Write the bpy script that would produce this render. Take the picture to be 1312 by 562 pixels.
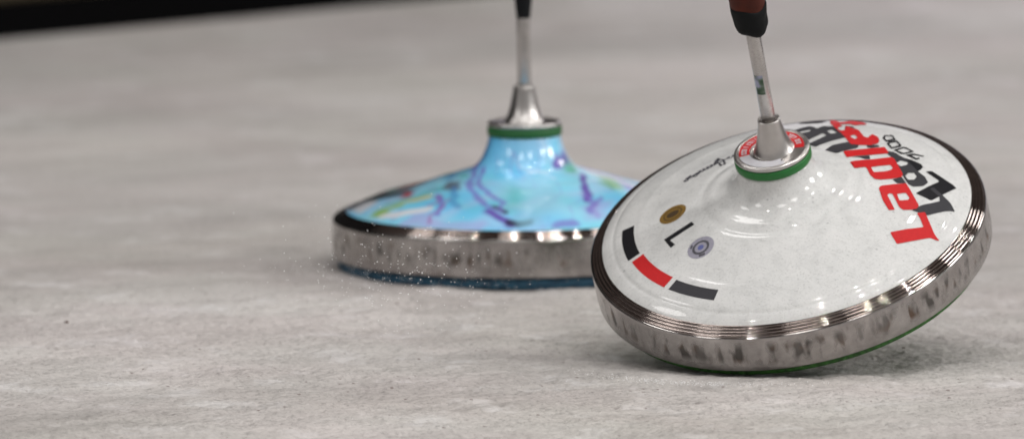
import bpy, bmesh, math, random
import numpy as np
from mathutils import Vector, Matrix
from mathutils.geometry import delaunay_2d_cdt

S = bpy.context.scene
COL = S.collection
for o in list(bpy.data.objects): bpy.data.objects.remove(o)
random.seed(7); rng = np.random.default_rng(5)

# ------------------------------------------------------------------ camera
PITCH, CAM_H, F_PX = 0.11868530, 1.6717424, 24487.445
cam_d = bpy.data.cameras.new('camera'); cam = bpy.data.objects.new('camera', cam_d); COL.objects.link(cam)
cam.location = (0, 0, CAM_H); cam.rotation_euler = (math.pi/2-PITCH, 0, 0)
cam_d.sensor_width = 36; cam_d.lens = F_PX/1312*36; cam_d.clip_start = .1; cam_d.clip_end = 200
cam_d.dof.use_dof = True; cam_d.dof.focus_distance = 13.12; cam_d.dof.aperture_fstop = (cam_d.lens/1000)/0.086
cam_d.dof.aperture_blades = 9
S.camera = cam

# ------------------------------------------------------------------ view, world
S.view_settings.view_transform = 'Standard'; S.view_settings.look = 'None'
S.view_settings.exposure = 0; S.view_settings.gamma = 1
S.cycles.use_denoising = True
S.cycles.max_bounces = 8
W = bpy.data.worlds.new('World'); S.world = W; W.use_nodes = True
# a dim hall: it is lit low down on the right behind the camera and on the left; the far side and the roof are dark
wt = W.node_tree; bg = wt.nodes['Background']; wtc = wt.nodes.new('ShaderNodeTexCoord'); bg.inputs[1].default_value = 1.0
def wramp(sock, pts):
    r = wt.nodes.new('ShaderNodeValToRGB'); cr = r.color_ramp
    while len(cr.elements) < len(pts): cr.elements.new(.5)
    for e, (p, c) in zip(cr.elements, pts): e.position = p; e.color = (*c, 1)
    wt.links.new(sock, r.inputs[0]); return r.outputs[0]
wsp = wt.nodes.new('ShaderNodeSeparateXYZ'); wt.links.new(wtc.outputs['Generated'], wsp.inputs[0])
lit = wramp(wsp.outputs[2], [(0, (.34, .33, .325)), (.38, (.25, .24, .235)), (.60, (.09, .075, .07)), (.9, (.065, .052, .047))])
dim = wramp(wsp.outputs[2], [(0, (.11, .10, .095)), (.35, (.10, .087, .08)), (.65, (.088, .073, .067)), (.9, (.060, .048, .043))])
dp = wt.nodes.new('ShaderNodeVectorMath'); dp.operation = 'DOT_PRODUCT'; wt.links.new(wtc.outputs['Generated'], dp.inputs[0]); dp.inputs[1].default_value = (.62, -.78, 0)
mr = wt.nodes.new('ShaderNodeMapRange'); mr.interpolation_type = 'SMOOTHSTEP'; mr.inputs['From Min'].default_value = .15; mr.inputs['From Max'].default_value = .85; wt.links.new(dp.outputs['Value'], mr.inputs['Value'])
wm = wt.nodes.new('ShaderNodeMix'); wm.data_type = 'RGBA'
dp2 = wt.nodes.new('ShaderNodeVectorMath'); dp2.operation = 'DOT_PRODUCT'; wt.links.new(wtc.outputs['Generated'], dp2.inputs[0]); dp2.inputs[1].default_value = (-.96, -.28, 0)
mr2 = wt.nodes.new('ShaderNodeMapRange'); mr2.interpolation_type = 'SMOOTHSTEP'; mr2.inputs['From Min'].default_value = .35; mr2.inputs['From Max'].default_value = .8; mr2.inputs['To Max'].default_value = .7; wt.links.new(dp2.outputs['Value'], mr2.inputs['Value'])
mx = wt.nodes.new('ShaderNodeMath'); mx.operation = 'MAXIMUM'; wt.links.new(mr.outputs[0], mx.inputs[0]); wt.links.new(mr2.outputs[0], mx.inputs[1]); wt.links.new(mx.outputs[0], wm.inputs[0]); wt.links.new(dim, wm.inputs[6]); wt.links.new(lit, wm.inputs[7]); wt.links.new(wm.outputs[2], bg.inputs[0])

# ------------------------------------------------------------------ hall lamps over the ice, plus added low fill lamps
def lamp(x, y, z, size, power, col=(1, .965, .93)):
    d = bpy.data.lights.new('hall_and_fill_lamp', 'AREA'); d.shape = 'DISK'; d.size = size; d.energy = power; d.color = col
    o = bpy.data.objects.new('hall_and_fill_lamp', d); COL.objects.link(o); o.location = (x, y, z)
    o.rotation_euler = (Vector((.1, 13.4, 0))-o.location).to_track_quat('-Z', 'Y').to_euler()
LAMP = 62
for (x, y, z, s, p) in [(-.7, 10.9, 7, .10, .8), (.75, 10.9, 7, .10, .8), (1.5, 10.8, 7, .09, .6), (3.0, 10.7, 7, .11, .9), (4.8, 10.9, 7, .9, 1.0),
                        (-3.6, 9.6, 7, .10, .5), (-1.5, 6.5, 6.5, 2.0, 1.1), (2.4, 6.0, 6.5, 1.8, 1.2), (-2.6, 15.4, 7.4, 1.6, .7), (.9, 16.0, 7.4, .25, .5), (3.8, 15.4, 7.4, .25, .5), (-6, 13.0, 6, 2.0, 1.0),
                        (7.0, 13.2, 3.4, 1.6, 2.0), (6.0, 10.0, 4.0, 1.4, 1.4), (5.5, 17.0, 4.0, 1.6, 1.3), (-6.0, 9.0, 4.4, 1.6, .7)]:  # low right lamps are added fill, brightening the shade under the raised rim
    lamp(x, y, z, s, p*LAMP, (1, .975, .95))

# ------------------------------------------------------------------ node helpers
class N:
    def __init__(s, name):
        s.m = bpy.data.materials.new(name); s.m.use_nodes = True; s.t = s.m.node_tree; s.b = s.t.nodes['Principled BSDF']
    def n(s, kind, **kw):
        x = s.t.nodes.new(kind)
        for k, v in kw.items():
            if k.startswith('i_'): x.inputs[k[2:].replace('_', ' ')].default_value = v
            else: setattr(x, k, v)
        return x
    def l(s, a, b): s.t.links.new(a, b)
    def coords(s, scale=(1, 1, 1), rot=(0, 0, 0)):
        tc = s.n('ShaderNodeTexCoord'); mp = s.n('ShaderNodeMapping'); mp.inputs['Scale'].default_value = scale
        src = tc.outputs['Object']
        if any(rot):
            m0 = s.n('ShaderNodeMapping'); m0.inputs['Rotation'].default_value = rot; s.l(src, m0.inputs[0]); src = m0.outputs[0]
        s.l(src, mp.inputs[0]); return mp.outputs[0]
    def noise(s, vec, scale, detail=4, rough=.55, dist=0):
        x = s.n('ShaderNodeTexNoise'); x.inputs['Scale'].default_value = scale; x.inputs['Detail'].default_value = detail
        x.inputs['Roughness'].default_value = rough; x.inputs['Distortion'].default_value = dist; s.l(vec, x.inputs['Vector']); return x.outputs['Fac']
    def ramp(s, fac, pts):
        x = s.n('ShaderNodeValToRGB'); r = x.color_ramp
        while len(r.elements) < len(pts): r.elements.new(.5)
        for e, (p, c) in zip(r.elements, pts): e.position = p; e.color = (c, c, c, 1) if isinstance(c, (int, float)) else (*c, 1)
        s.l(fac, x.inputs[0]); return x.outputs[0]
    def mix(s, fac, a, b, mode='MIX'):
        x = s.n('ShaderNodeMix', data_type='RGBA', blend_type=mode)
        for v, i in ((fac, 0), (a, 6), (b, 7)):
            if hasattr(v, 'links'): s.l(v, x.inputs[i])
            elif i == 0: x.inputs[0].default_value = v
            else: x.inputs[i].default_value = (*v, 1)
        return x.outputs[2]
    def math(s, op, a, b=0, c=0):
        x = s.n('ShaderNodeMath', operation=op)
        for i, v in enumerate((a, b, c)):
            if hasattr(v, 'links'): s.l(v, x.inputs[i])
            else: x.inputs[i].default_value = v
        return x.outputs[0]
    def bump(s, h, strength=.3, dist=.001, prev=None):
        x = s.n('ShaderNodeBump'); x.inputs['Strength'].default_value = strength; x.inputs['Distance'].default_value = dist
        s.l(h, x.inputs['Height'])
        if prev: s.l(prev, x.inputs['Normal'])
        return x.outputs[0]
    def base(s, v):
        if hasattr(v, 'links'): s.l(v, s.b.inputs['Base Color'])
        else: s.b.inputs['Base Color'].default_value = (*v, 1)
    def set(s, **kw):
        for k, v in kw.items():
            i = s.b.inputs[k.replace('_', ' ')]
            if hasattr(v, 'links'): s.l(v, i)
            else: i.default_value = v

def flat(name, col, rough=.4, metal=0, coat=0, var=.0, scale=400, bump=0, spec=.5):
    m = N(name); m.set(Specular_IOR_Level=spec)
    if var:
        v = m.noise(m.coords(), scale, 4)
        lo = tuple(c*(1-var) for c in col); hi = tuple(min(1, c*(1+var)) for c in col)
        m.base(m.ramp(v, [(.3, lo), (.7, hi)]))
        if bump: m.set(Normal=m.bump(v, bump, .0005))
    else: m.base(col)
    m.set(Roughness=rough, Metallic=metal, Coat_Weight=coat, Coat_Roughness=.04)
    return m.m

# ---- frosted ice
def ice_mat():
    m = N('frosted_ice')
    iso = m.coords()
    scr = m.coords(scale=(1, 4, 1), rot=(0, 0, math.radians(-22)))
    scr2 = m.coords(scale=(1, 9, 1), rot=(0, 0, math.radians(-30)))
    big = m.noise(iso, 2.6, 6, .6, .5)
    col = m.ramp(big, [(.32, (.435, .417, .402)), (.48, (.518, .497, .480)), (.66, (.608, .587, .570))])
    mid = m.noise(scr, 9, 7, .65, .4)
    col = m.mix(.8, col, m.ramp(mid, [(.28, .74), (.5, .96), (.72, 1.0)]), 'MULTIPLY')
    fine = m.noise(iso, 210, 5, .75)
    col = m.mix(.9, col, m.ramp(fine, [(.32, .55), (.47, .93), (.6, 1.0)]), 'MULTIPLY')
    pat = m.ramp(m.noise(scr, 4.2, 4, .6), [(.48, 0.0), (.62, 1.0)])
    fine2 = m.noise(scr2, 130, 5, .75)
    col = m.mix(m.math('MULTIPLY', pat, m.ramp(fine2, [(.49, 0.0), (.62, .8)])), col, (.24, .225, .215))
    frost = m.ramp(m.noise(m.coords(rot=(0, 0, 1)), 16, 6, .7), [(.54, 0.0), (.68, .75)])
    col = m.mix(frost, col, (.63, .62, .62))
    # pinkish, greenish and yellowish drift of the frost
    col = m.mix(m.ramp(m.noise(iso, 5.5, 3), [(.42, 0.0), (.62, .6)]), col, m.mix(1, col, (1.0, .955, .968), 'MULTIPLY'))
    col = m.mix(m.ramp(m.noise(m.coords(rot=(0, 0, 2)), 2.2, 2), [(.45, 0.0), (.65, .5)]), col, m.mix(1, col, (.985, 1.0, .955), 'MULTIPLY'))
    def dots(scale, thr, keep):
        v = m.n('ShaderNodeTexVoronoi'); v.inputs['Scale'].default_value = scale; m.l(iso, v.inputs['Vector'])
        near = m.math('LESS_THAN', v.outputs['Distance'], thr)
        sep = m.n('ShaderNodeSeparateColor'); m.l(v.outputs['Color'], sep.inputs[0])
        return m.math('MULTIPLY', near, m.math('GREATER_THAN', sep.outputs[0], keep))
    col = m.mix(m.math('MULTIPLY', dots(110, .16, .90), .7), col, (.16, .125, .115))
    col = m.mix(m.math('MULTIPLY', dots(240, .22, .92), .6), col, (.22, .19, .18))
    m.base(col)
    h = m.math('ADD', m.noise(iso, 420, 3, .7), m.math('MULTIPLY', fine, .8))
    m.set(Roughness=.6, Specular_IOR_Level=.35, Normal=m.bump(h, .5, .0012))
    return m.m

# ---- machined steel of the ring; the stains sit in a band round its side
def steel_ring_mat(seed):
    m = N('machined_steel')
    tc = m.n('ShaderNodeTexCoord'); sp = m.n('ShaderNodeSeparateXYZ'); m.l(tc.outputs['Object'], sp.inputs[0])
    ang = m.math('ARCTAN2', sp.outputs[1], sp.outputs[0])
    cb = m.n('ShaderNodeCombineXYZ'); m.l(m.math('MULTIPLY', ang, 7.5), cb.inputs[0]); m.l(m.math('MULTIPLY', sp.outputs[2], 20), cb.inputs[1]); cb.inputs[2].default_value = seed
    st = m.noise(cb.outputs[0], 3.0, 1.6, .5, .1)
    cb2 = m.n('ShaderNodeCombineXYZ'); m.l(m.math('MULTIPLY', ang, 1.4), cb2.inputs[0]); cb2.inputs[2].default_value = seed+3
    gate = m.ramp(m.noise(cb2.outputs[0], 3.0, 2), [(.32, .35), (.54, 1.0)])
    z = sp.outputs[2]
    band = m.ramp(m.math('DIVIDE', z, .0274), [(.16, 0.0), (.40, 1.0), (.70, .9), (.93, .0)])
    stain = m.math('MULTIPLY', m.math('MULTIPLY', m.ramp(st, [(.47, 0.0), (.63, 1.0)]), gate), band)
    dirt = m.noise(m.coords(), 55, 5, .65)
    col = m.ramp(dirt, [(.3, (.33, .31, .30)), (.7, (.55, .525, .51))])
    rust = m.noise(m.coords(), 70, 2)
    col = m.mix(m.math('MULTIPLY', stain, .93), col, m.ramp(rust, [(.48, (.045, .038, .032)), (.64, (.09, .045, .020))]))
    ridge_c = m.mix(1, col, (.80, .72, .69), 'MULTIPLY')
    side0 = m.math('LESS_THAN', m.math('SQRT', m.math('ADD', m.math('POWER', sp.outputs[0], 2), m.math('POWER', sp.outputs[1], 2))), .1388)
    m.base(m.mix(side0, col, ridge_c))
    # turned grooves run round the ring
    rad = m.math('SQRT', m.math('ADD', m.math('POWER', sp.outputs[0], 2), m.math('POWER', sp.outputs[1], 2)))
    cg = m.n('ShaderNodeCombineXYZ'); m.l(m.math('MULTIPLY', rad, 1), cg.inputs[0]); m.l(z, cg.inputs[1]); m.l(m.math('MULTIPLY', ang, .004), cg.inputs[2])
    gr = m.noise(cg.outputs[0], 2500, 2)
    side = m.math('GREATER_THAN', rad, .1396)
    r0 = m.math('ADD', .03, m.math('MULTIPLY', side, .15))
    m.set(Metallic=m.math('SUBTRACT', 1, m.math('MULTIPLY', stain, .85)), Roughness=m.math('ADD', r0, m.math('MULTIPLY', m.math('ADD', dirt, m.math('MULTIPLY', stain, 2)), .10)),
          Normal=m.bump(gr, .03, .0002))
    return m.m

def brushed(name, col, rough):
    m = N(name); v = m.noise(m.coords(scale=(1, 1, 14)), 260, 3)
    d = m.noise(m.coords(), 90, 4)
    m.base(m.ramp(d, [(.3, tuple(c*.86 for c in col)), (.7, col)]))
    m.set(Metallic=1, Roughness=m.math('ADD', rough, m.math('MULTIPLY', v, .12)), Normal=m.bump(v, .07, .0002)); return m.m

def white_shell_mat():
    m = N('white_gloss_shell'); c = m.coords()
    a = m.noise(c, 60, 6, .7, .6); b = m.noise(c, 620, 3, .7); s = m.noise(m.coords(scale=(1, 6, 1), rot=(0, 0, .6)), 75, 5, .7)
    col = m.ramp(a, [(.30, (.61, .62, .615)), (.5, (.70, .71, .705)), (.7, (.75, .755, .75))])
    col = m.mix(.8, col, m.ramp(b, [(.30, .70), (.45, .98), (.6, 1.0)]), 'MULTIPLY')
    col = m.mix(.5, col, m.ramp(s, [(.30, .72), (.44, 1.0)]), 'MULTIPLY')
    v = m.n('ShaderNodeTexVoronoi'); v.inputs['Scale'].default_value = 130; m.l(c, v.inputs['Vector'])
    sep = m.n('ShaderNodeSeparateColor'); m.l(v.outputs['Color'], sep.inputs[0])
    k = m.math('MULTIPLY', m.math('LESS_THAN', v.outputs['Distance'], .12), m.math('GREATER_THAN', sep.outputs[0], .90))
    col = m.mix(m.math('MULTIPLY', k, .45), col, (.25, .25, .26))
    m.base(col)
    m.set(Roughness=.5, Specular_IOR_Level=.3, Coat_Weight=.8, Coat_Roughness=.035, Normal=m.bump(m.math('ADD', b, m.math('MULTIPLY', a, 1.5)), .18, .0006)); 
    m.b.inputs['Coat Normal']; m.l(m.bump(m.noise(c, 110, 3), .10, .0005), m.b.inputs['Coat Normal'])
    return m.m

def painted_shell_mat():
    m = N('painted_gloss_shell')
    at = m.n('ShaderNodeAttribute'); at.attribute_name = 'paint'
    m.base(at.outputs['Color']); m.set(Roughness=.35, Coat_Weight=1.0, Coat_Roughness=.05)
    m.l(m.bump(m.noise(m.coords(), 60, 3), .2, .0008), m.b.inputs['Coat Normal'])
    return m.m

# ------------------------------------------------------------------ mesh helpers
def link(name, me, mat, parent=None, smooth=True):
    o = bpy.data.objects.new(name, me); COL.objects.link(o)
    if mat: me.materials.append(mat)
    if smooth:
        for p in me.polygons: p.use_smooth = True
    if parent: o.parent = parent
    return o
def lathe_mesh(pts, seg=256, closed=False):
    V, F = [], []; n = len(pts)
    for (r, z) in pts:
        for k in range(seg):
            a = 2*math.pi*k/seg; V.append((r*math.cos(a), r*math.sin(a), z))
    rows = n if closed else n-1
    for i in range(rows):
        j = (i+1) % n
        for k in range(seg):
            k2 = (k+1) % seg; F.append((i*seg+k, j*seg+k, j*seg+k2, i*seg+k2))
    me = bpy.data.meshes.new('lathe'); me.from_pydata(V, [], F)
    bm = bmesh.new(); bm.from_mesh(me); bmesh.ops.remove_doubles(bm, verts=bm.verts, dist=1e-7)
    bmesh.ops.recalc_face_normals(bm, faces=bm.faces); bm.to_mesh(me); bm.free(); return me
def crisp(pts, e=.0002):
    """double the corners so smooth shading keeps them crisp"""
    out = []
    for i, p in enumerate(pts):
        if 0 < i < len(pts)-1:
            for q in (pts[i-1], pts[i+1]):
                d = math.dist(p, q)
                if d > 3*e: t = e/d; out.append((p[0]+(q[0]-p[0])*t, p[1]+(q[1]-p[1])*t))
                elif q is pts[i-1]: out.append(p)
        else: out.append(p)
    return out
R = .14
def sc(pts): return [(r*R, z*R) for r, z in pts]

CAP = [(.185, .600), (.190, .575), (.205, .535), (.232, .496), (.268, .468), (.32, .450), (.43, .420), (.54, .385), (.64, .352), (.743, .320), (.84, .284), (.885, .262), (.915, .246), (.936, .231)]
CAP_PAINTED = [(.185, .600), (.190, .573), (.205, .529), (.232, .477), (.268, .442), (.32, .424), (.43, .394), (.54, .359), (.64, .333), (.743, .307), (.84, .272), (.885, .252), (.915, .239), (.936, .229)]
def pchip_slopes(x, y):
    h = np.diff(x); d = np.diff(y)/h; m = np.zeros_like(y); m[0], m[-1] = d[0], d[-1]
    for i in range(1, len(x)-1):
        if d[i-1]*d[i] > 0:
            w1 = 2*h[i]+h[i-1]; w2 = h[i]+2*h[i-1]; m[i] = (w1+w2)/(w1/d[i-1]+w2/d[i])
    return m
def profile(points, steps):
    _r = np.array([p[0] for p in points]); _z = np.array([p[1] for p in points]); _m = pchip_slopes(_r, _z)
    def f(r):
        r = np.clip(np.asarray(r, float), _r[0], _r[-1]); i = np.clip(np.searchsorted(_r, r)-1, 0, len(_r)-2)
        h = _r[i+1]-_r[i]; t = (r-_r[i])/h
        z = (2*t**3-3*t**2+1)*_z[i]+(t**3-2*t**2+t)*h*_m[i]+(-2*t**3+3*t**2)*_z[i+1]+(t**3-t**2)*h*_m[i+1]
        # soft pressed steps of the moulded shell
        return z+sum(a*np.exp(-((r-c)/w)**2) for a, c, w in steps)
    return f
capz = profile(CAP, [(.0040, .345, .024), (-.0040, .395, .020), (-.0035, .872, .010), (.0015, .73, .02)])
capz_painted = profile(CAP_PAINTED, [(-.002, .395, .03)])

RED = [[[[0.516,-0.443],[0.603,-0.417],[0.682,-0.394],[0.672,-0.337],[0.658,-0.29],[0.698,-0.277],[0.713,-0.35],[0.729,-0.434],[0.75,-0.476],[0.705,-0.467],[0.638,-0.493],[0.542,-0.526],[0.53,-0.49]],[]],[[[0.489,-0.104],[0.5,-0.083],[0.56,-0.059],[0.624,-0.038],[0.641,-0.098],[0.673,-0.228],[0.661,-0.252],[0.636,-0.264],[0.594,-0.269],[0.577,-0.249],[0.552,-0.145],[0.537,-0.142],[0.526,-0.157],[0.554,-0.273],[0.524,-0.279],[0.5,-0.199]],[[[0.573,-0.142],[0.617,-0.124],[0.632,-0.168],[0.624,-0.184],[0.582,-0.196]]]],[[[0.361,0.145],[0.468,0.178],[0.565,0.226],[0.578,0.21],[0.613,0.049],[0.606,0.019],[0.559,-0.008],[0.506,-0.026],[0.475,-0.026],[0.455,0.008],[0.439,0.087],[0.381,0.076]],[[[0.463,0.092],[0.505,0.113],[0.556,0.134],[0.567,0.104],[0.559,0.081],[0.527,0.058],[0.472,0.04]]]],[[[0.333,0.267],[0.452,0.316],[0.537,0.351],[0.553,0.288],[0.551,0.269],[0.458,0.231],[0.349,0.194]],[]],[[[0.326,0.568],[0.41,0.615],[0.44,0.494],[0.458,0.479],[0.478,0.532],[0.506,0.495],[0.514,0.438],[0.504,0.396],[0.47,0.366],[0.414,0.364],[0.372,0.375],[0.349,0.471]],[[[0.368,0.504],[0.393,0.531],[0.408,0.476],[0.392,0.455]]]],[[[0.265,0.886],[0.29,0.875],[0.324,0.774],[0.377,0.829],[0.441,0.768],[0.456,0.712],[0.398,0.693],[0.37,0.727],[0.312,0.728],[0.322,0.672],[0.302,0.65]],[]],[[[0.348,0.679],[0.377,0.669],[0.37,0.646],[0.408,0.615],[0.345,0.607]],[]],[[[0.27,0.79],[0.299,0.781],[0.314,0.728],[0.336,0.691],[0.32,0.67],[0.309,0.646],[0.322,0.604],[0.358,0.608],[0.405,0.627],[0.372,0.584],[0.336,0.55],[0.323,0.572],[0.296,0.663]],[]]]
GREY = [[[[0.634,-0.268],[0.68,-0.226],[0.776,-0.172],[0.776,-0.134],[0.735,-0.069],[0.755,-0.054],[0.795,-0.119],[0.826,-0.174],[0.843,-0.234],[0.794,-0.251],[0.703,-0.303]],[]],[[[0.54,0.302],[0.576,0.297],[0.63,0.224],[0.688,0.088],[0.717,0.043],[0.731,-0.016],[0.704,-0.051],[0.656,-0.063],[0.633,-0.043],[0.613,0.024],[0.578,0.215],[0.551,0.25]],[[[0.586,0.163],[0.609,0.197],[0.644,0.179],[0.635,0.15],[0.606,0.131]],[[0.623,0.035],[0.639,0.067],[0.667,0.072],[0.679,0.036],[0.664,0.005],[0.635,0.0]]]],[[[0.559,-0.015],[0.605,0.023],[0.625,-0.037],[0.581,-0.045]],[]],[[[0.449,0.369],[0.505,0.376],[0.513,0.354],[0.472,0.33],[0.452,0.333]],[]],[[[0.369,0.193],[0.442,0.221],[0.46,0.226],[0.462,0.184],[0.44,0.178],[0.409,0.196]],[]],[[[0.172,0.746],[0.208,0.676],[0.238,0.713],[0.285,0.694],[0.314,0.632],[0.34,0.588],[0.35,0.491],[0.284,0.435],[0.201,0.349],[0.15,0.4],[0.1,0.47],[0.05,0.6],[0.1,0.7]],[[[0.175,0.673],[0.173,0.639],[0.09,0.6],[0.07,0.64]],[[0.235,0.583],[0.256,0.538],[0.174,0.409],[0.15,0.45]],[[0.256,0.617],[0.28,0.637],[0.308,0.573],[0.276,0.562]]]],[[[0.244,0.291],[0.284,0.359],[0.356,0.41],[0.413,0.372],[0.405,0.32],[0.34,0.274],[0.297,0.247]],[]],[[[0.347,0.693],[0.384,0.673],[0.402,0.618],[0.351,0.599]],[]]]
BLACK = [[[[0.723,0.091],[0.753,0.11],[0.822,0.027],[0.852,-0.006],[0.864,-0.029],[0.796,-0.109],[0.734,-0.176],[0.663,-0.12],[0.714,-0.067],[0.787,0.012]],[]],[[[0.556,0.294],[0.584,0.277],[0.63,0.229],[0.665,0.211],[0.708,0.167],[0.713,0.138],[0.703,0.113],[0.682,0.087],[0.646,0.143],[0.644,0.179],[0.609,0.197],[0.574,0.234]],[]],[[[0.15,0.915],[0.184,0.907],[0.262,0.837],[0.23,0.79],[0.151,0.809],[0.1,0.86]],[]]]
NUM = [[[[0.529,0.474],[0.54,0.515],[0.578,0.525],[0.595,0.455],[0.546,0.423]],[[[0.54,0.475],[0.548,0.504],[0.574,0.509],[0.584,0.467],[0.548,0.442]]]],[[[0.548,0.395],[0.559,0.426],[0.6,0.443],[0.62,0.374],[0.611,0.361],[0.569,0.332]],[[[0.56,0.396],[0.565,0.409],[0.596,0.422],[0.609,0.379],[0.572,0.35]]]],[[[0.579,0.317],[0.624,0.357],[0.639,0.357],[0.677,0.309],[0.672,0.3],[0.627,0.271],[0.61,0.276]],[[[0.595,0.312],[0.63,0.348],[0.661,0.314],[0.656,0.305],[0.625,0.284]]]],[[[0.636,0.265],[0.675,0.282],[0.724,0.268],[0.722,0.259],[0.674,0.266],[0.662,0.258],[0.686,0.231],[0.701,0.241],[0.703,0.229],[0.684,0.212],[0.65,0.25]],[]]]
LET = [[[[-0.606,-0.158],[-0.456,-0.12],[-0.442,-0.152],[-0.575,-0.187],[-0.552,-0.236],[-0.576,-0.247]],[]]]
SIG = [[-0.471,0.332],[-0.45,0.369],[-0.418,0.354],[-0.397,0.382],[-0.373,0.39],[-0.345,0.399],[-0.308,0.419],[-0.301,0.479],[-0.269,0.439],[-0.26,0.355],[-0.284,0.352],[-0.294,0.408],[-0.268,0.432],[-0.244,0.438],[-0.219,0.452]]
BLOBS = [
  ('white', 0.015, 'p', [(-0.9151, 0.1086), (-0.7789, -0.0483), (-0.7658, -0.1791), (-0.8324, -0.2901), (-0.8817, -0.229), (-0.9135, -0.081)]) ,
  ('yg', 0.02, 'p', [(-0.795, -0.422), (-0.7587, -0.3569), (-0.7099, -0.3564), (-0.6611, -0.3475), (-0.5879, -0.3709), (-0.6364, -0.4145), (-0.7036, -0.3935), (-0.7277, -0.4648), (-0.7337, -0.5064)]) ,
  ('blue2', 0.02, 'p', [(-0.7032, -0.4902), (-0.6545, -0.4708), (-0.6361, -0.5203), (-0.6725, -0.5633)]) ,
  ('lav', 0.04, 'p', [(-0.5871, -0.6561), (-0.5812, -0.5638), (-0.4899, -0.6091), (-0.4595, -0.6681), (-0.4898, -0.7153)]) ,
  ('yel', 0.03, 'p', [(-0.6367, -0.3495), (-0.5515, -0.3071), (-0.4661, -0.3468), (-0.4781, -0.412), (-0.5756, -0.4042)]) ,
  ('dark', 0.05, 'l', [(-0.8711, -0.0067), (-0.8351, 0.0856), (-0.7792, -0.0023), (-0.7236, -0.0778), (-0.65, -0.1149)]) ,
  ('brown', 0.06, 'l', [(-0.7247, 0.0849), (-0.6513, 0.1084), (-0.5902, 0.1385)]) ,
  ('redb', 0.05, 'l', [(-0.5836, 0.0434), (-0.5165, 0.0996)]) ,
  ('red', 0.02, 'p', [(-0.6498, -0.1673), (-0.6133, -0.1357), (-0.5825, -0.1934), (-0.5882, -0.2831), (-0.631, -0.2653)]) ,
  ('blue2', 0.03, 'l', [(-0.3933, -0.109), (-0.363, 0.0048)]) ,
  ('mag', 0.02, 'l', [(-0.4961, -0.5315), (-0.4597, -0.5047), (-0.4355, -0.3802)]) ,
  ('vio', 0.015, 'l', [(-0.4416, -0.3963), (-0.4382, -0.6789)]) ,
  ('grey', 0.02, 'p', [(-0.4418, -0.293), (-0.4053, -0.1818), (-0.3198, -0.2359), (-0.332, -0.3605), (-0.3685, -0.361), (-0.4174, -0.2952)]) ,
  ('teal', 0.02, 'p', [(-0.3567, -0.0695), (-0.3078, -0.0693), (-0.3015, -0.2112), (-0.3443, -0.1797)]) ,
  ('blue3', 0.03, 'l', [(-0.2037, -0.0729), (-0.2651, -0.0154)]) ,
  ('vio', 0.02, 'l', [(-0.2368, -0.0157), (-0.2696, -0.1303), (-0.279, -0.2761), (-0.2651, -0.4861), (-0.1911, -0.6607), (-0.1078, -0.7455)]) ,
  ('teal', 0.1, 'p', [(-0.1163, -0.4449), (-0.0605, -0.4075), (0.0042, -0.4986), (-0.0058, -0.684), (-0.08, -0.7271), (-0.1168, -0.5999)]) ,
  ('pur', 0.03, 'l', [(-0.1912, -0.7314), (-0.1359, -0.8167), (-0.0806, -0.869)]) ,
  ('black', 0.02, 'l', [(-0.1447, -0.6749), (-0.1032, -0.7461)]) ,
  ('black', 0.025, 'l', [(-0.0944, -0.8521), (-0.0435, -0.8594), (0.0074, -0.8452)]) ,
  ('pale', 0.12, 'p', [(-0.1053, -0.1663), (0.0995, -0.1705), (0.108, -0.2031), (-0.106, -0.2024)]) ,
  ('pur', 0.02, 'l', [(0.1506, -0.195), (0.1833, -0.1318), (0.2211, -0.0631)]) ,
  ('grn', 0.04, 'p', [(0.1885, -0.1457), (0.2586, -0.016), (0.2687, -0.1395), (0.1933, -0.2008)]) ,
  ('pur', 0.02, 'l', [(0.2901, -0.1512), (0.3076, -0.2856), (0.3177, -0.5512)]) ,
  ('vio', 0.015, 'l', [(0.3739, -0.4653), (0.3636, -0.7286)]) ,
  ('grn2', 0.04, 'p', [(0.3657, -0.0519), (0.4517, -0.0441), (0.5146, -0.2599), (0.4607, -0.3067), (0.3862, -0.228)]) ,
  ('vio', 0.03, 'l', [(0.4734, 0.0078), (0.5364, -0.2151)]) ,
  ('vio', 0.03, 'l', [(0.1575, -0.8788), (0.2432, -0.8274)]) ,
  ('lav', 0.05, 'p', [(0.3088, -0.6161), (0.4379, -0.5011), (0.4148, -0.7314), (0.3076, -0.7886)]) ,
]

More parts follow.
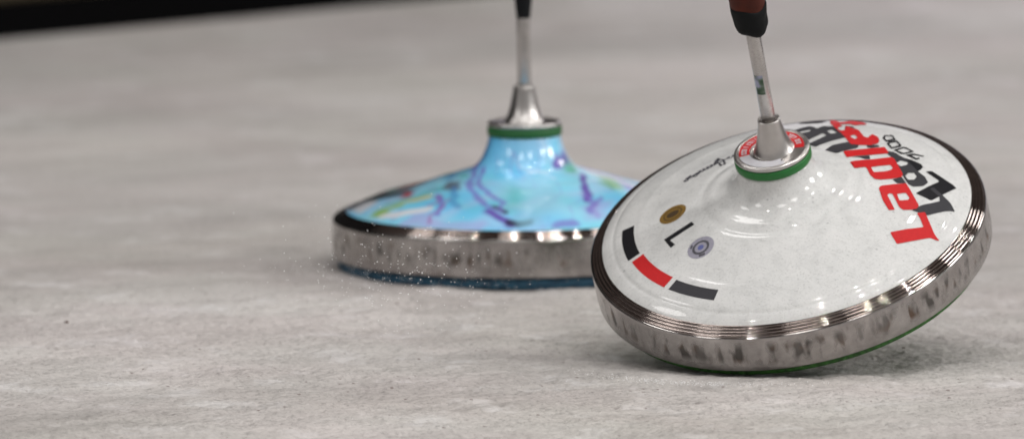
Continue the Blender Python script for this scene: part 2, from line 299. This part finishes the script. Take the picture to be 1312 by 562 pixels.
def inside(p, poly):
    x, y = p; c = False; n = len(poly); j = n-1
    for i in range(n):
        xi, yi = poly[i]; xj, yj = poly[j]
        if (yi > y) != (yj > y) and x < (xj-xi)*(y-yi)/(yj-yi)+xi: c = not c
        j = i
    return c
def rounded(poly, it=2, keep=.82):
    for _ in range(it):
        o = []
        for i in range(len(poly)):
            a, b = poly[i], poly[(i+1) % len(poly)]
            o.append((a[0]*keep+b[0]*(1-keep), a[1]*keep+b[1]*(1-keep))); o.append((a[0]*(1-keep)+b[0]*keep, a[1]*(1-keep)+b[1]*keep))
        poly = o; keep = .80
    return poly
def decal(name, shapes, mat, parent, lift, zf=None, soften=True, grid=.018, label=None):
    """a thin printed film: flat outlines laid onto the curved shell"""
    bm = bmesh.new(); zf = zf or capz
    for outer, holes in shapes:
        loops = [rounded([tuple(p) for p in L], 1, .92) if soften else [tuple(p) for p in L] for L in [outer]+holes]
        V, E = [], []
        for L in loops:
            dense = []
            for i in range(len(L)):
                a, b = L[i], L[(i+1) % len(L)]; n = max(1, int(math.dist(a, b)/grid))
                dense += [(a[0]+(b[0]-a[0])*k/n, a[1]+(b[1]-a[1])*k/n) for k in range(n)]
            s = len(V); V += dense; E += [(s+i, s+(i+1) % len(dense)) for i in range(len(dense))]
        xs = [p[0] for p in loops[0]]; ys = [p[1] for p in loops[0]]
        gx = np.arange(min(xs), max(xs), grid); gy = np.arange(min(ys), max(ys), grid)
        V += [(x, y) for x in gx for y in gy if inside((x, y), loops[0]) and not any(inside((x, y), h) for h in loops[1:])]
        v2, _, f2, *_r_ = delaunay_2d_cdt([Vector(v) for v in V], E, [], 0, 1e-6)
        vs = [bm.verts.new((v.x*R, v.y*R, float(zf(v.length))*R+lift)) for v in v2]
        for f in f2:
            c = sum((v2[i] for i in f), Vector((0, 0)))/len(f)
            if inside(c, loops[0]) and not any(inside(c, h) for h in loops[1:]):
                try: bm.faces.new([vs[i] for i in f])
                except ValueError: pass
    bmesh.ops.delete(bm, geom=[v for v in bm.verts if not v.link_faces], context='VERTS')
    bmesh.ops.recalc_face_normals(bm, faces=bm.faces)
    if sum(f.normal.z for f in bm.faces) < 0: bmesh.ops.reverse_faces(bm, faces=bm.faces)
    me = bpy.data.meshes.new(name); bm.to_mesh(me); bm.free()
    o = link(name, me, mat, parent)
    if label: o['label'] = label
    return o
def disc_poly(cx, cy, rx, ry=None, rot=0, n=40):
    ry = ry or rx; c, s = math.cos(rot), math.sin(rot)
    return [(cx+rx*math.cos(a)*c-ry*math.sin(a)*s, cy+rx*math.cos(a)*s+ry*math.sin(a)*c) for a in [2*math.pi*i/n for i in range(n)]]
def arc_poly(r0, r1, a0, a1, n=24):
    A = [math.radians(a0+(a1-a0)*i/n) for i in range(n+1)]
    return [(r1*math.cos(a), r1*math.sin(a)) for a in A]+[(r0*math.cos(a), r0*math.sin(a)) for a in reversed(A)]
def stroke(pts, w):
    L, Rr = [], []
    for i, p in enumerate(pts):
        a = pts[max(0, i-1)]; b = pts[min(len(pts)-1, i+1)]; d = math.dist(a, b) or 1
        nx, ny = -(b[1]-a[1])/d*w/2, (b[0]-a[0])/d*w/2
        L.append((p[0]+nx, p[1]+ny)); Rr.append((p[0]-nx, p[1]-ny))
    return L+Rr[::-1]

# ------------------------------------------------------------------ setting: the ice
def grid_mesh(xs, ys, zfun):
    V = [(x, y, zfun(x, y)) for y in ys for x in xs]; nx = len(xs)
    F = [(j*nx+i, j*nx+i+1, (j+1)*nx+i+1, (j+1)*nx+i) for j in range(len(ys)-1) for i in range(nx-1)]
    me = bpy.data.meshes.new('grid'); me.from_pydata(V, [], F); return me
def ice_surface():
    """one sheet to the horizon; where the picture is sharp it carries the real relief of scraped frost"""
    dx = .0010; X0, X1, Y0, Y1 = -.46, .46, 12.62, 13.92
    xd = np.arange(X0, X1, dx); yd = np.arange(Y0, Y1, dx*1.15); nx, ny = len(xd), len(yd)
    fx = np.fft.rfftfreq(nx, dx)[None, :]; fy = np.fft.fftfreq(ny, dx*1.15)[:, None]
    def field(beta, lo, hi, ang=0, aniso=1, seed=0):
        g = np.random.default_rng(seed).standard_normal((ny, nx)); c, s_ = math.cos(ang), math.sin(ang)
        u = fx*c+fy*s_; v = (-fx*s_+fy*c)          # u along the scrape, v across it
        f = np.sqrt((u*aniso)**2+v**2)+1e-6
        A = f**(-beta)*(f > lo)*np.exp(-(f/hi)**2)
        h = np.fft.irfft2(np.fft.rfft2(g)*A, s=(ny, nx)); return h/h.std()
    h = .00030*field(.9, 12, 330, seed=1)+.00080*field(1.4, 6, 90, seed=2)
    gate = np.clip(.5+.8*field(1.6, 1, 12, math.radians(22), 3, seed=3), 0, 1)
    h += gate*.0005*field(.6, 60, 420, math.radians(24), 10, seed=4)
    crumbs = field(.2, 60, 260, seed=5); g2 = np.clip(field(1.6, 2, 20, seed=6)-.2, 0, 1.5)
    h += g2*.0008*np.clip(crumbs-1.9, 0, 1.5)
    wx = np.clip(np.minimum(xd-X0, X1-xd)/.04, 0, 1)[None, :]; wy = np.clip(np.minimum((yd-Y0)/.12, (13.70-yd)/.16), 0, 1)[:, None]
    h = (h-.0010)*wx*wy
    xs = np.concatenate([[-40, -20, -8, -3, -1, -.6], xd, [.5, .6, 1, 3, 8, 20, 40]]); ys = np.concatenate([[-15, 0, 8, 12, 12.5], yd, [13.95, 14.1, 15, 17, 22, 35, 80]])
    Z = np.zeros((len(ys), len(xs))); Z[5:5+ny, 6:6+nx] = h
    XX, YY = np.meshgrid(xs, ys); V = np.stack([XX, YY, Z], -1).reshape(-1, 3).astype(np.float32)
    a = (np.arange(len(ys)-1)[:, None]*len(xs)+np.arange(len(xs)-1)[None, :]).ravel(); n = len(a)
    F = np.stack([a, a+1, a+1+len(xs), a+len(xs)], 1).astype(np.int32)
    me = bpy.data.meshes.new('ice'); me.vertices.add(len(V)); me.vertices.foreach_set('co', V.ravel()); me.loops.add(4*n); me.loops.foreach_set('vertex_index', F.ravel())
    me.polygons.add(n); me.polygons.foreach_set('loop_start', np.arange(0, 4*n, 4, dtype=np.int32)); me.polygons.foreach_set('use_smooth', np.ones(n, bool)); me.update(calc_edges=True)
    return me
ice = link('ice', ice_surface(), ice_mat(), smooth=False); ice['kind'] = 'structure'

# ------------------------------------------------------------------ barrier behind the ice (far out of focus)
blk = flat('black_rubber', (.0015, .0015, .0018), .9, spec=.05); pnl = flat('dark_board', (.006, .006, .007), .6, spec=.1)
yel = flat('yellow_stripe', (.035, .022, .004), .7); lav = flat('pale_banner', (.55, .53, .62), .5)
P0, P1 = Vector((-.412, 15.23, 0)), Vector((-.0980, 15.50, 0)); U = (P1-P0).normalized(); Wd = Vector((-U.y, U.x, 0))
bar = bpy.data.objects.new('rink_barrier', None); COL.objects.link(bar); bar.location = P0
bar.rotation_euler = (0, 0, math.atan2(U.y, U.x))
bar['label'] = 'black rink barrier with a thin yellow stripe, blurred behind the ice'; bar['category'] = 'barrier'
def box(name, x0, x1, y0, y1, z0, z1, mat, parent, bev=.003, label=None):
    bm = bmesh.new(); bmesh.ops.create_cube(bm, size=1)
    for v in bm.verts: v.co = Vector(((x0+x1)/2+v.co.x*(x1-x0), (y0+y1)/2+v.co.y*(y1-y0), (z0+z1)/2+v.co.z*(z1-z0)))
    bmesh.ops.bevel(bm, geom=bm.edges[:], offset=bev, segments=2, affect='EDGES')
    me = bpy.data.meshes.new(name); bm.to_mesh(me); bm.free(); o = link(name, me, mat, parent, False)
    if label: o['label'] = label
    return o
box('kick_rail', -4, .62, 0, .06, 0, .0290, blk, bar)
box('stripe', -4, .62, .004, .055, .0290, .040, yel, bar)
box('board_panel', -4, .62, .002, .06, .040, 1.0, pnl, bar)
box('banner_panel', .622, 5, .001, .06, 0, 1.0, lav, bar, label='pale lilac banner panel')
box('top_rail', -4, 5, -.01, .075, 1.0, 1.05, blk, bar)

# ------------------------------------------------------------------ an ice stock
SOLE = .0571
def frame(nx, ny):
    n = Vector((nx, ny, 1)).normalized(); return Vector((0, 0, 1)).rotation_difference(n).to_euler()
def ridge(r0, z0, r1, z1, h, n=9):
    dx, dz = r1-r0, z1-z0; L = math.hypot(dx, dz); nx, nz = -dz/L, dx/L
    if nz < 0: nx, nz = -nx, -nz
    return [(r0+dx*t+nx*h*math.sin(math.pi*t)**.7, z0+dz*t+nz*h*math.sin(math.pi*t)**.7) for t in [i/(n-1) for i in range(n)]]
RING = sc([(.90, .005), (.984, .0), (.9865, .0005), (.997, .010), (.9985, .0125), (1.0, .05), (1.0, .10), (1.0, .180), (.9995, .187), (.9975, .194), (.9935, .199)]
          + ridge(.9905, .1995, .976, .208, .0042) + ridge(.9745, .2085, .960, .217, .0042) + ridge(.9585, .2175, .945, .2255, .0038) + ridge(.9435, .225, .930, .2335, .0036) + [(.927, .228), (.90, .22)])
STAIN = {}
def make_stock(root, shell, sole_m, gasket_m, seed, rod_tilt, T=SOLE, RS=.973, zf=capz):
    ring = link('steel_ring', lathe_mesh(RING, 256, True), steel_ring_mat(seed), root)
    # the shell: a thick lathe, open underneath where the ring and sole close it
    rr = np.concatenate([np.linspace(.185, .30, 40), np.linspace(.305, .936, 120)])
    cap = [(r*R, float(zf(r))*R) for r in rr]+sc([(.934, .222), (.90, .205), (.30, .205), (.17, .50), (.17, .600)])
    shell_o = link('shell', lathe_mesh(cap, 512, True), shell, root)
    link('sole', lathe_mesh(crisp(sc([(.0, -T), (RS-.018, -T), (RS-.003, -T+.010), (RS, -.010), (RS-.01, -.001), (.0, -.001)]), .0003), 256), sole_m, root)
    link('gasket', lathe_mesh(crisp(sc([(.165, .6005), (.190, .6005), (.1935, .606), (.1935, .640), (.190, .645), (.165, .645)]), .0003), 128, True), gasket_m, root)
    fl = link('flange', lathe_mesh(crisp(sc([(.10, .6455), (.181, .6455), (.189, .649), (.192, .656), (.1905, .664), (.185, .669), (.176, .6715), (.169, .670), (.1665, .667), (.109, .666), (.105, .660), (.06, .660)]), .0003), 128, True), STEEL, root)
    # socket and rod lean together, very slightly off the plate's axis
    sock = link('socket', lathe_mesh(sc([(0, 0.6550), (0.106, 0.6550), (0.105, 0.6680), (0.1025, 0.6720), (0.0985, 0.6790), (0.093, 0.6886), (0.0865, 0.7033), (0.0795, 0.7225), (0.074, 0.7408), (0.0685, 0.7651), (0.0615, 0.7999), (0.0565, 0.8260), (0.056, 0.8399), (0.0545, 0.8438), (0.051, 0.8456), (0.046, 0.8443), (0.0445, 0.8365), (0, 0.8365)]), 96), STEEL, root)
    rod = link('rod', lathe_mesh(crisp(sc([(.0, .80), (.0355, .80), (.0355, 1.50), (.0, 1.50)])), 64), ROD, sock)
    sock.rotation_euler = (0, rod_tilt, 0)
    return shell_o, fl, sock, rod

STEEL = brushed('brushed_steel', (.62, .60, .585), .24); ROD = brushed('steel_rod', (.56, .54, .53), .22)
green = flat('green_rubber', (.012, .16, .028), .45, var=.15, scale=300)
dkgreen = flat('dark_green_rubber', (.012, .11, .026), .5, var=.15, scale=300)

# -- left, painted
painted = bpy.data.objects.new('ice_stock', None); COL.objects.link(painted)
painted.location = (.0100961, 13.734, SOLE*R*1.04); painted.scale = (1, 1, 1.04); painted.rotation_euler = frame(-.01067726, -.00630062)
painted['label'] = 'ice stock with a blue marbled paint shell standing upright, farther left, out of focus'; painted['category'] = 'ice stock'; painted['group'] = 'ice stocks sliding on the ice'
def blue_sole():
    m = N('blue_sole'); v = m.noise(m.coords(scale=(1, 1, 4)), 140, 5, .7)
    m.base(m.ramp(v, [(.32, (.006, .022, .036)), (.5, (.012, .075, .14)), (.70, (.05, .17, .25))])); m.set(Roughness=.55, Normal=m.bump(v, .4, .0008)); return m.m
def green_sole():
    m = N('green_sole'); v = m.noise(m.coords(), 260, 5, .7)
    m.base(m.ramp(v, [(.36, (.012, .05, .008)), (.60, (.035, .17, .02)), (.74, (.25, .33, .22))])); m.set(Roughness=.6, Normal=m.bump(v, .4, .0008)); return m.m
shl, _, _, rodL = make_stock(painted, painted_shell_mat(), blue_sole(), dkgreen, 2.3, 0, zf=capz_painted)
# colours of the marbled paint
PAL = {'white': (.80, .80, .84), 'yg': (.30, .52, .10), 'blue2': (.06, .26, .60), 'blue3': (.10, .30, .62), 'lav': (.42, .42, .80), 'yel': (.62, .62, .30), 'dark': (.035, .03, .03), 'brown': (.16, .10, .05),
       'redb': (.42, .10, .05), 'red': (.50, .02, .03), 'mag': (.38, .10, .40), 'vio': (.20, .14, .60), 'grey': (.10, .12, .16), 'teal': (.12, .52, .56), 'pur': (.12, .03, .40), 'black': (.01, .015, .03),
       'pale': (.30, .60, .80), 'grn': (.12, .50, .30), 'grn2': (.16, .45, .16)}
def seg_dist(P, a, b):
    a = np.array(a); b = np.array(b); ab = b-a; t = np.clip(((P-a)@ab)/(ab@ab+1e-12), 0, 1); return np.linalg.norm(P-(a+t[:, None]*ab), axis=1)
def poly_sd(P, poly):
    d = np.min([seg_dist(P, poly[i], poly[(i+1) % len(poly)]) for i in range(len(poly))], axis=0)
    c = np.zeros(len(P), bool); j = len(poly)-1
    for i in range(len(poly)):
        xi, yi = poly[i]; xj, yj = poly[j]
        if abs(yj-yi) > 1e-9: c ^= ((yi > P[:, 1]) != (yj > P[:, 1])) & (P[:, 0] < (xj-xi)*(P[:, 1]-yi)/(yj-yi)+xi)
        j = i
    return np.where(c, -d, d)
me = shl.data; co = np.empty(len(me.vertices)*3); me.vertices.foreach_get('co', co); P3 = co.reshape(-1, 3)/R; P2 = P3[:, :2].copy()
def wob(P, k, a):
    return a*np.stack([np.sin(P[:, 1]*k+1.3)+.5*np.sin(P[:, 0]*k*1.9+P[:, 1]*k), np.cos(P[:, 0]*k+.4)+.5*np.sin(P[:, 1]*k*2.1)], 1)
Q = P2+wob(P2, 19, .010)+wob(P2, 47, .004)
mixv = .5+.5*np.sin(Q[:, 0]*7+np.sin(Q[:, 1]*9)*1.2); mixw = .5+.5*np.sin(Q[:, 1]*11+np.cos(Q[:, 0]*8)*1.5)
colr = np.array([.15, .60, .99])*(1-mixv[:, None])+np.array([.34, .76, .99])*mixv[:, None]
colr = colr*(1-.35*mixw[:, None])+np.array([.12, .70, .85])*.35*mixw[:, None]
cl = .5+.5*np.sin(Q[:, 0]*13+2.5*np.sin(Q[:, 1]*7+1)+1.5*np.sin(Q[:, 0]*5-Q[:, 1]*11)); cw = .5+.5*np.sin(Q[:, 1]*17+2*np.sin(Q[:, 0]*9+2)+1.2*np.cos(Q[:, 0]*23))
colr = colr*(1-.45*cl[:, None]**2)+np.array([.50, .66, .93])*.45*cl[:, None]**2
colr = colr*(1-.35*cw[:, None]**3)+np.array([.18, .72, .80])*.35*cw[:, None]**3
vein = np.exp(-(np.sin(Q[:, 0]*9+2.2*np.sin(Q[:, 1]*6+.5)+1.6*np.sin(Q[:, 0]*14+Q[:, 1]*5))/.10)**2)*np.clip(np.sin(Q[:, 0]*6+1)+np.sin(Q[:, 1]*8), 0, 1)
colr = colr*(1-.45*vein[:, None])+np.array([.30, .22, .75])*.45*vein[:, None]
v2 = np.exp(-(np.sin(Q[:, 0]*15-3.1*np.sin(Q[:, 1]*7)+1.2*np.sin(Q[:, 0]*29+Q[:, 1]*12))/.07)**2)*np.clip(np.sin(Q[:, 0]*11+2)-np.sin(Q[:, 1]*10+1), 0, 1)
colr = colr*(1-.5*v2[:, None])+np.array([.22, .08, .55])*.5*v2[:, None]
v3 = np.exp(-(np.sin(Q[:, 1]*19+2.6*np.sin(Q[:, 0]*8+1)+1.0*np.sin(Q[:, 1]*33))/.16)**2)*np.clip(np.sin(Q[:, 0]*7)+np.sin(Q[:, 1]*5+2), 0, 1)
colr = colr*(1-.5*v3[:, None])+np.array([.72, .80, .96])*.5*v3[:, None]
blobs = list(BLOBS)+[('white', .03, 'l', [(.33, -.05), (.50, -.08), (.62, -.10)]), ('lav', .05, 'l', [(-.60, -.66), (-.42, -.80), (-.25, -.86)]), ('pale', .09, 'l', [(.05, -.35), (.10, -.6), (.02, -.8)]),
        ('mag', .012, 'l', [(-.40, -.46), (-.44, -.62), (-.50, -.74)]), ('blue2', .02, 'l', [(-.36, -.30), (-.38, -.5), (-.33, -.62)]), ('vio', .014, 'l', [(-.22, -.14), (-.24, -.33), (-.20, -.5), (-.10, -.62), (-.12, -.72)]),
        ('teal', .03, 'l', [(-.70, -.30), (-.55, -.32), (-.44, -.26)]), ('white', .03, 'l', [(-.74, -.47), (-.62, -.54), (-.5, -.58)]), ('vio', .02, 'l', [(.29, -.45), (.36, -.58), (.33, -.7)])]
r2 = random.Random(3)
for k in range(26):      # the far side of the shell carries the same kind of marbling
    a = r2.uniform(.05, math.pi-.05); q = r2.uniform(.3, .85); x, y = q*math.cos(a), q*math.sin(a)
    nm = r2.choice(['vio', 'pur', 'grn', 'teal', 'mag', 'lav', 'blue2', 'yg'])
    blobs.append((nm, r2.uniform(.015, .04), 'l', [(x, y), (x+r2.uniform(-.15, .15), min(y+r2.uniform(.02, .12), .9)), (x+r2.uniform(-.25, .25), y+r2.uniform(0, .1))]))
for nm, w, kind, pts in blobs:
    if kind == 'p': d = poly_sd(Q, pts); al = np.clip(.5-d/max(w*1.6, .045), 0, 1)
    else:
        d = np.min([seg_dist(Q, pts[i], pts[i+1]) for i in range(len(pts)-1)], axis=0); al = np.clip(1.35-d/(w*(1.7 if nm in ('dark', 'brown', 'redb') else 1.05)), 0, 1)
    al = (al*al*(3-2*al)*{'vio': .72, 'mag': .6, 'blue2': .6, 'lav': .6, 'pale': .6, 'teal': .8}.get(nm, .9))[:, None]; colr = colr*(1-al)+np.array(PAL[nm])*al
at = me.color_attributes.new('paint', 'FLOAT_COLOR', 'POINT'); at.data.foreach_set('color', np.concatenate([colr, np.ones((len(colr), 1))], 1).astype(np.float32).ravel())
black_grip = flat('black_grip', (.004, .004, .005), .6, spec=.2)
g = lathe_mesh(crisp(sc([(0, 1.152), (.0315, 1.152), (.034, 1.170), (.047, 1.29), (.058, 1.45), (.066, 1.6), (.068, 1.9), (.063, 2.2), (.068, 2.45), (.074, 2.52), (.06, 2.56), (0, 2.57)]), .0004), 64)
link('grip', g, black_grip, painted)

# -- right, white and tilted onto its edge
white = bpy.data.objects.new('ice_stock', None); COL.objects.link(white)
white.rotation_euler = frame(-.2031222, -.46053395)
T_W, RS_W = .047, .962
tilt_m = white.rotation_euler.to_matrix()
_low = min((tilt_m @ Vector((q*math.cos(k*.01), q*math.sin(k*.01), z))).z for k in range(629) for q, z in ((RS_W-.018, -T_W), (RS_W-.003, -T_W+.010)))*R
rest_z = -_low-.0004                                    # its edge stands on the ice
white.location = (.1971316, 13.1945145+(.06882246-rest_z)/math.tan(.1265), rest_z)
white['label'] = 'ice stock with a white shell and red lettering tilted onto its edge, nearer right'; white['category'] = 'ice stock'; white['group'] = 'ice stocks sliding on the ice'
wshl, flange, sock, rod = make_stock(white, white_shell_mat(), green_sole(), green, 8.1, .02, T_W, RS_W)
ink = dict(red=flat('red_print', (.56, .012, .015), .45, spec=.3, coat=.1, var=.06, scale=500), black=flat('black_print', (.006, .006, .009), .45, spec=.25, coat=.05), grey=flat('dark_grey_print', (.040, .040, .046), .45, spec=.25, coat=.05, var=.08, scale=500),
           gold=flat('gold_print', (.22, .125, .018), .4, coat=.5, var=.2, scale=700), brown=flat('dark_gold_print', (.06, .035, .012), .4, coat=.5), silver=flat('silver_print', (.30, .295, .36), .35, coat=.5, var=.15, scale=700),
           dgrey=flat('graphite_print', (.06, .06, .075), .4, coat=.5), pale=flat('pale_print', (.62, .62, .66), .35, coat=.5), blue=flat('blue_print', (.10, .12, .32), .35, coat=.5))
L0 = .00010
for kind, shapes, lift, what in (('black', BLACK, 1.0, 'black shadow letter'), ('grey', GREY, 2.0, 'dark grey shadow letter'), ('red', RED, 3.4, 'large red letter')):
    for i, shp in enumerate(shapes): decal('letter', [shp], ink[kind], white, (lift+.14*i)*L0, label=what)
for shp in NUM: decal('digit', [shp], ink['black'], white, 4.8*L0, soften=False, label='black outlined digit')
decal('letter_mark', LET, ink['black'], white, L0, soften=False, label='black capital letter L')
decal('colour_bar', [(arc_poly(.757, .822, 172.8, 193.6), [])], ink['black'], white, L0, soften=False, label='black curved bar')
decal('colour_bar', [(arc_poly(.745, .811, 195.4, 218.7), [])], ink['red'], white, L0, soften=False, label='red curved bar')
decal('colour_bar', [(arc_poly(.750, .811, 221.0, 241.1), [])], ink['grey'], white, L0, soften=False, label='dark grey curved bar')
# round stickers
gs = decal('sticker', [(disc_poly(-.548, .026, .0715), [])], ink['gold'], white, L0, soften=False, label='round gold sticker')
decal('sticker_print', [(disc_poly(-.548, .026, .050), [disc_poly(-.548, .026, .044)]), (disc_poly(-.548, .026, .034, .026), [])], ink['brown'], gs, L0*1.8, soften=False, grid=.01)
ss = decal('sticker', [(disc_poly(-.424, -.339, .070), [])], ink['silver'], white, L0, soften=False, label='round silver sticker')
decal('sticker_print', [(disc_poly(-.424, -.339, .045), [disc_poly(-.424, -.339, .032)]), ([(-.440, -.385), (-.405, -.388), (-.408, -.400), (-.438, -.398)], []), ([(-.480, -.315), (-.468, -.295), (-.462, -.305), (-.472, -.325)], [])], ink['dgrey'], ss, L0*1.8, soften=False, grid=.01)
decal('sticker_print', [(disc_poly(-.424, -.339, .032), [disc_poly(-.424, -.339, .018)])], ink['silver'], ss, L0*1.8, soften=False, grid=.01)
decal('sticker_print', [(disc_poly(-.424, -.339, .016), [])], ink['blue'], ss, L0*1.8, soften=False, grid=.01)
# handwritten signature: a looping pen line
def signature():
    path = []; pts = SIG; rs = random.Random(11); ph = 0
    for i in range(len(pts)-1):
        a, b = pts[i], pts[i+1]; d = math.dist(a, b); n = max(3, int(d/.004))
        loops = i < 7 or i > 12
        for k in range(n):
            t = k/n; s = d*t; ph += .004*2*math.pi/.021
            A = .020 if loops else .006
            path.append((a[0]+(b[0]-a[0])*t+.45*A*math.cos(ph), a[1]+(b[1]-a[1])*t+A*math.sin(ph)))
    return path
sg = signature(); quads = []
for i in range(0, len(sg)-1):
    a, b = sg[i], sg[i+1]
    quads.append((stroke([a, b], .0105), []))
decal('signature', quads, ink['dgrey'], white, L0, soften=False, grid=1, label='dark handwritten signature')
# print ring on the flange
FZ = lambda r: .6668
rp = decal('print_ring', [(arc_poly(.111, .165, -12, 188), [])], ink['red'], flange, L0, FZ, False, label='red printed ring with white marks')
decal('print_ring', [(arc_poly(.111, .165, 188, 292), [])], ink['pale'], flange, L0, FZ, False, label='pale printed ring')
rs = random.Random(4); marks = []
a = -8
while a < 184:
    w = rs.uniform(4.5, 6.5)
    if rs.random() > .22:
        marks.append((arc_poly(.125, .152, a, a+w*.30, 2), []))
        if rs.random() > .4: marks.append((arc_poly(.145, .152, a+w*.3, a+w*.72, 2), []))
        if rs.random() > .4: marks.append((arc_poly(.125, .132, a+w*.3, a+w*.72, 2), []))
        if rs.random() > .5: marks.append((arc_poly(.125, .152, a+w*.55, a+w*.78, 2), []))
    a += w
decal('ring_print', marks, ink['pale'], rp, L0*2.2, FZ, False, grid=1)
# small holographic sticker on the rod
def rod_sticker():
    m = N('foil_sticker'); v = m.noise(m.coords(), 120, 1); m.base(m.ramp(v, [(.40, (.03, .07, .045)), (.5, (.12, .17, .12)), (.6, (.34, .36, .50))])); m.set(Roughness=.3, Metallic=.3)
    V, F = [], []; r = .0358*R; n = 14
    for z in (1.005, 1.115):
        for k in range(n):
            an = math.radians(-150+75*k/(n-1)); V.append((r*math.cos(an), r*math.sin(an), z*R))
    F = [(k, k+1, n+k+1, n+k) for k in range(n-1)]
    me = bpy.data.meshes.new('s'); me.from_pydata(V, [], F); return me, m.m
m_, mm = rod_sticker(); so = link('sticker', m_, mm, rod); so['label'] = 'small shiny foil sticker on the rod'
# grip: leather with a taped black collar
leather = flat('red_brown_grip', (.065, .010, .004), .6, spec=.25, var=.35, scale=90, bump=.3)
gm = lathe_mesh(crisp(sc([(0, 1.472), (.083, 1.472), (.087, 1.502), (.095, 1.742), (.098, 2.042), (.092, 2.442), (.098, 2.662), (.088, 2.722), (0, 2.742)]), .0005), 96)
grip = link('grip', gm, leather, sock)
bm = bmesh.new(); cp = sc([(0, 1.360), (.040, 1.360), (.060, 1.366), (.075, 1.382), (.083, 1.407), (.086, 1.442), (.089, 1.482), (.0905, 1.517), (.0885, 1.525), (0, 1.526)])
bm.from_mesh(lathe_mesh(crisp(cp, .0005), 96))
for v in bm.verts:          # wraps of tape with a ragged edge
    an = math.atan2(v.co.y, v.co.x); r = math.hypot(v.co.x, v.co.y)
    if r > .008:
        k = 1+.012*math.sin(5*an+v.co.z*900)+.035*math.exp(-((an+.25)/.30)**2)*(1 if math.sin(v.co.z*480+.6) > -.3 else -.2)
        v.co.x *= k; v.co.y *= k; v.co.z += .0012*math.sin(an*3+1)+.0025*math.sin(an-.5)
me = bpy.data.meshes.new('c'); bm.to_mesh(me); bm.free()
tape = flat('black_tape', (.004, .005, .0055), .7, spec=.2, var=.3, scale=200, bump=.4)
col_o = link('tape_collar', me, tape, grip)

# ------------------------------------------------------------------ loose ice chips thrown up by the stocks, and crumbs
def chips(spots, name):
    bm = bmesh.new()
    for (x, y, z, s) in spots:
        t = bmesh.ops.create_icosphere(bm, subdivisions=1, radius=s)
        M = Matrix.Translation((x, y, z)) @ Matrix.Rotation(random.uniform(0, 6), 4, Vector((random.random(), random.random(), .5)).normalized()) @ Matrix.Diagonal((1, random.uniform(.5, .9), random.uniform(.35, .7), 1))
        for v in t['verts']: v.co = M @ (v.co*random.uniform(.7, 1.2))
    me = bpy.data.meshes.new(name); bm.to_mesh(me); bm.free(); return me
snow = flat('ice_chip', (.93, .94, .95), .3); snow.node_tree.nodes['Principled BSDF'].inputs['Specular IOR Level'].default_value = .6
sp = []
for k in range(420):     # in the air in front of the painted stock's rim
    a = random.gauss(-2.15, .5); q = .150+abs(random.gauss(.010, .03)); 
    sp.append((.0101+q*math.cos(a), 13.758+q*math.sin(a)-abs(random.gauss(0, .03)), abs(random.gauss(.002, .010)) + .0005, random.uniform(.00022, .00050)))
for k in range(300):
    sp.append((random.gauss(-.080, .042), random.uniform(13.02, 13.24), abs(random.gauss(.064, .018))+.004, random.uniform(.00034, .00062)))
for k in range(420):     # pushed up where the white stock's edge runs on the ice
    a = random.gauss(-1.98, .30); q = .138+random.uniform(-.004, .012)
    sp.append((.172+q*math.cos(a), 13.18+q*math.sin(a)*.92, random.uniform(.0002, .0025), random.uniform(.00018, .0005)))
for k in range(260):     # lying on the ice
    y = random.uniform(12.8, 14.6); sp.append((random.uniform(-.37, .37), y, .0002, random.uniform(.00015, .0004)))
spray = link('ice_spray', chips(sp, 'ice_spray'), snow, smooth=False); spray['kind'] = 'stuff'

def on_ice(px, py):
    d = Vector(((px-656)/F_PX, 0, 0))+Vector((0, math.cos(PITCH), -math.sin(PITCH)))+Vector((0, math.sin(PITCH), math.cos(PITCH)))*((281-py)/F_PX)
    t = -CAM_H/d.z; return (d.x*t, d.y*t)
dirt = flat('brown_dirt', (.07, .028, .012), .7, var=.4, scale=900)
for (px, py, s, lab) in [(1157, 446, .00085, 'tiny brown crumb on the ice just right of the white ice stock'), (401, 433, .0008, 'tiny dark crumb on the ice below the painted ice stock'),
                         (85, 413, .0010, 'small dark crumb on the ice at the far left')]:
    x, y = on_ice(px, py)
    bm = bmesh.new()
    for i in range(4):
        t = bmesh.ops.create_icosphere(bm, subdivisions=2, radius=s*random.uniform(.5, .9)); off = Vector((random.uniform(-1, 1)*s, random.uniform(-1, 1)*s, s*.4))
        for v in t['verts']: v.co = v.co*random.uniform(.85, 1.1)+off
    me = bpy.data.meshes.new('crumb'); bm.to_mesh(me); bm.free(); o = link('dirt_crumb', me, dirt); o.location = (x, y, 0)
    o['label'] = lab; o['category'] = 'dirt crumb'; o['group'] = 'dirt crumbs on the ice'
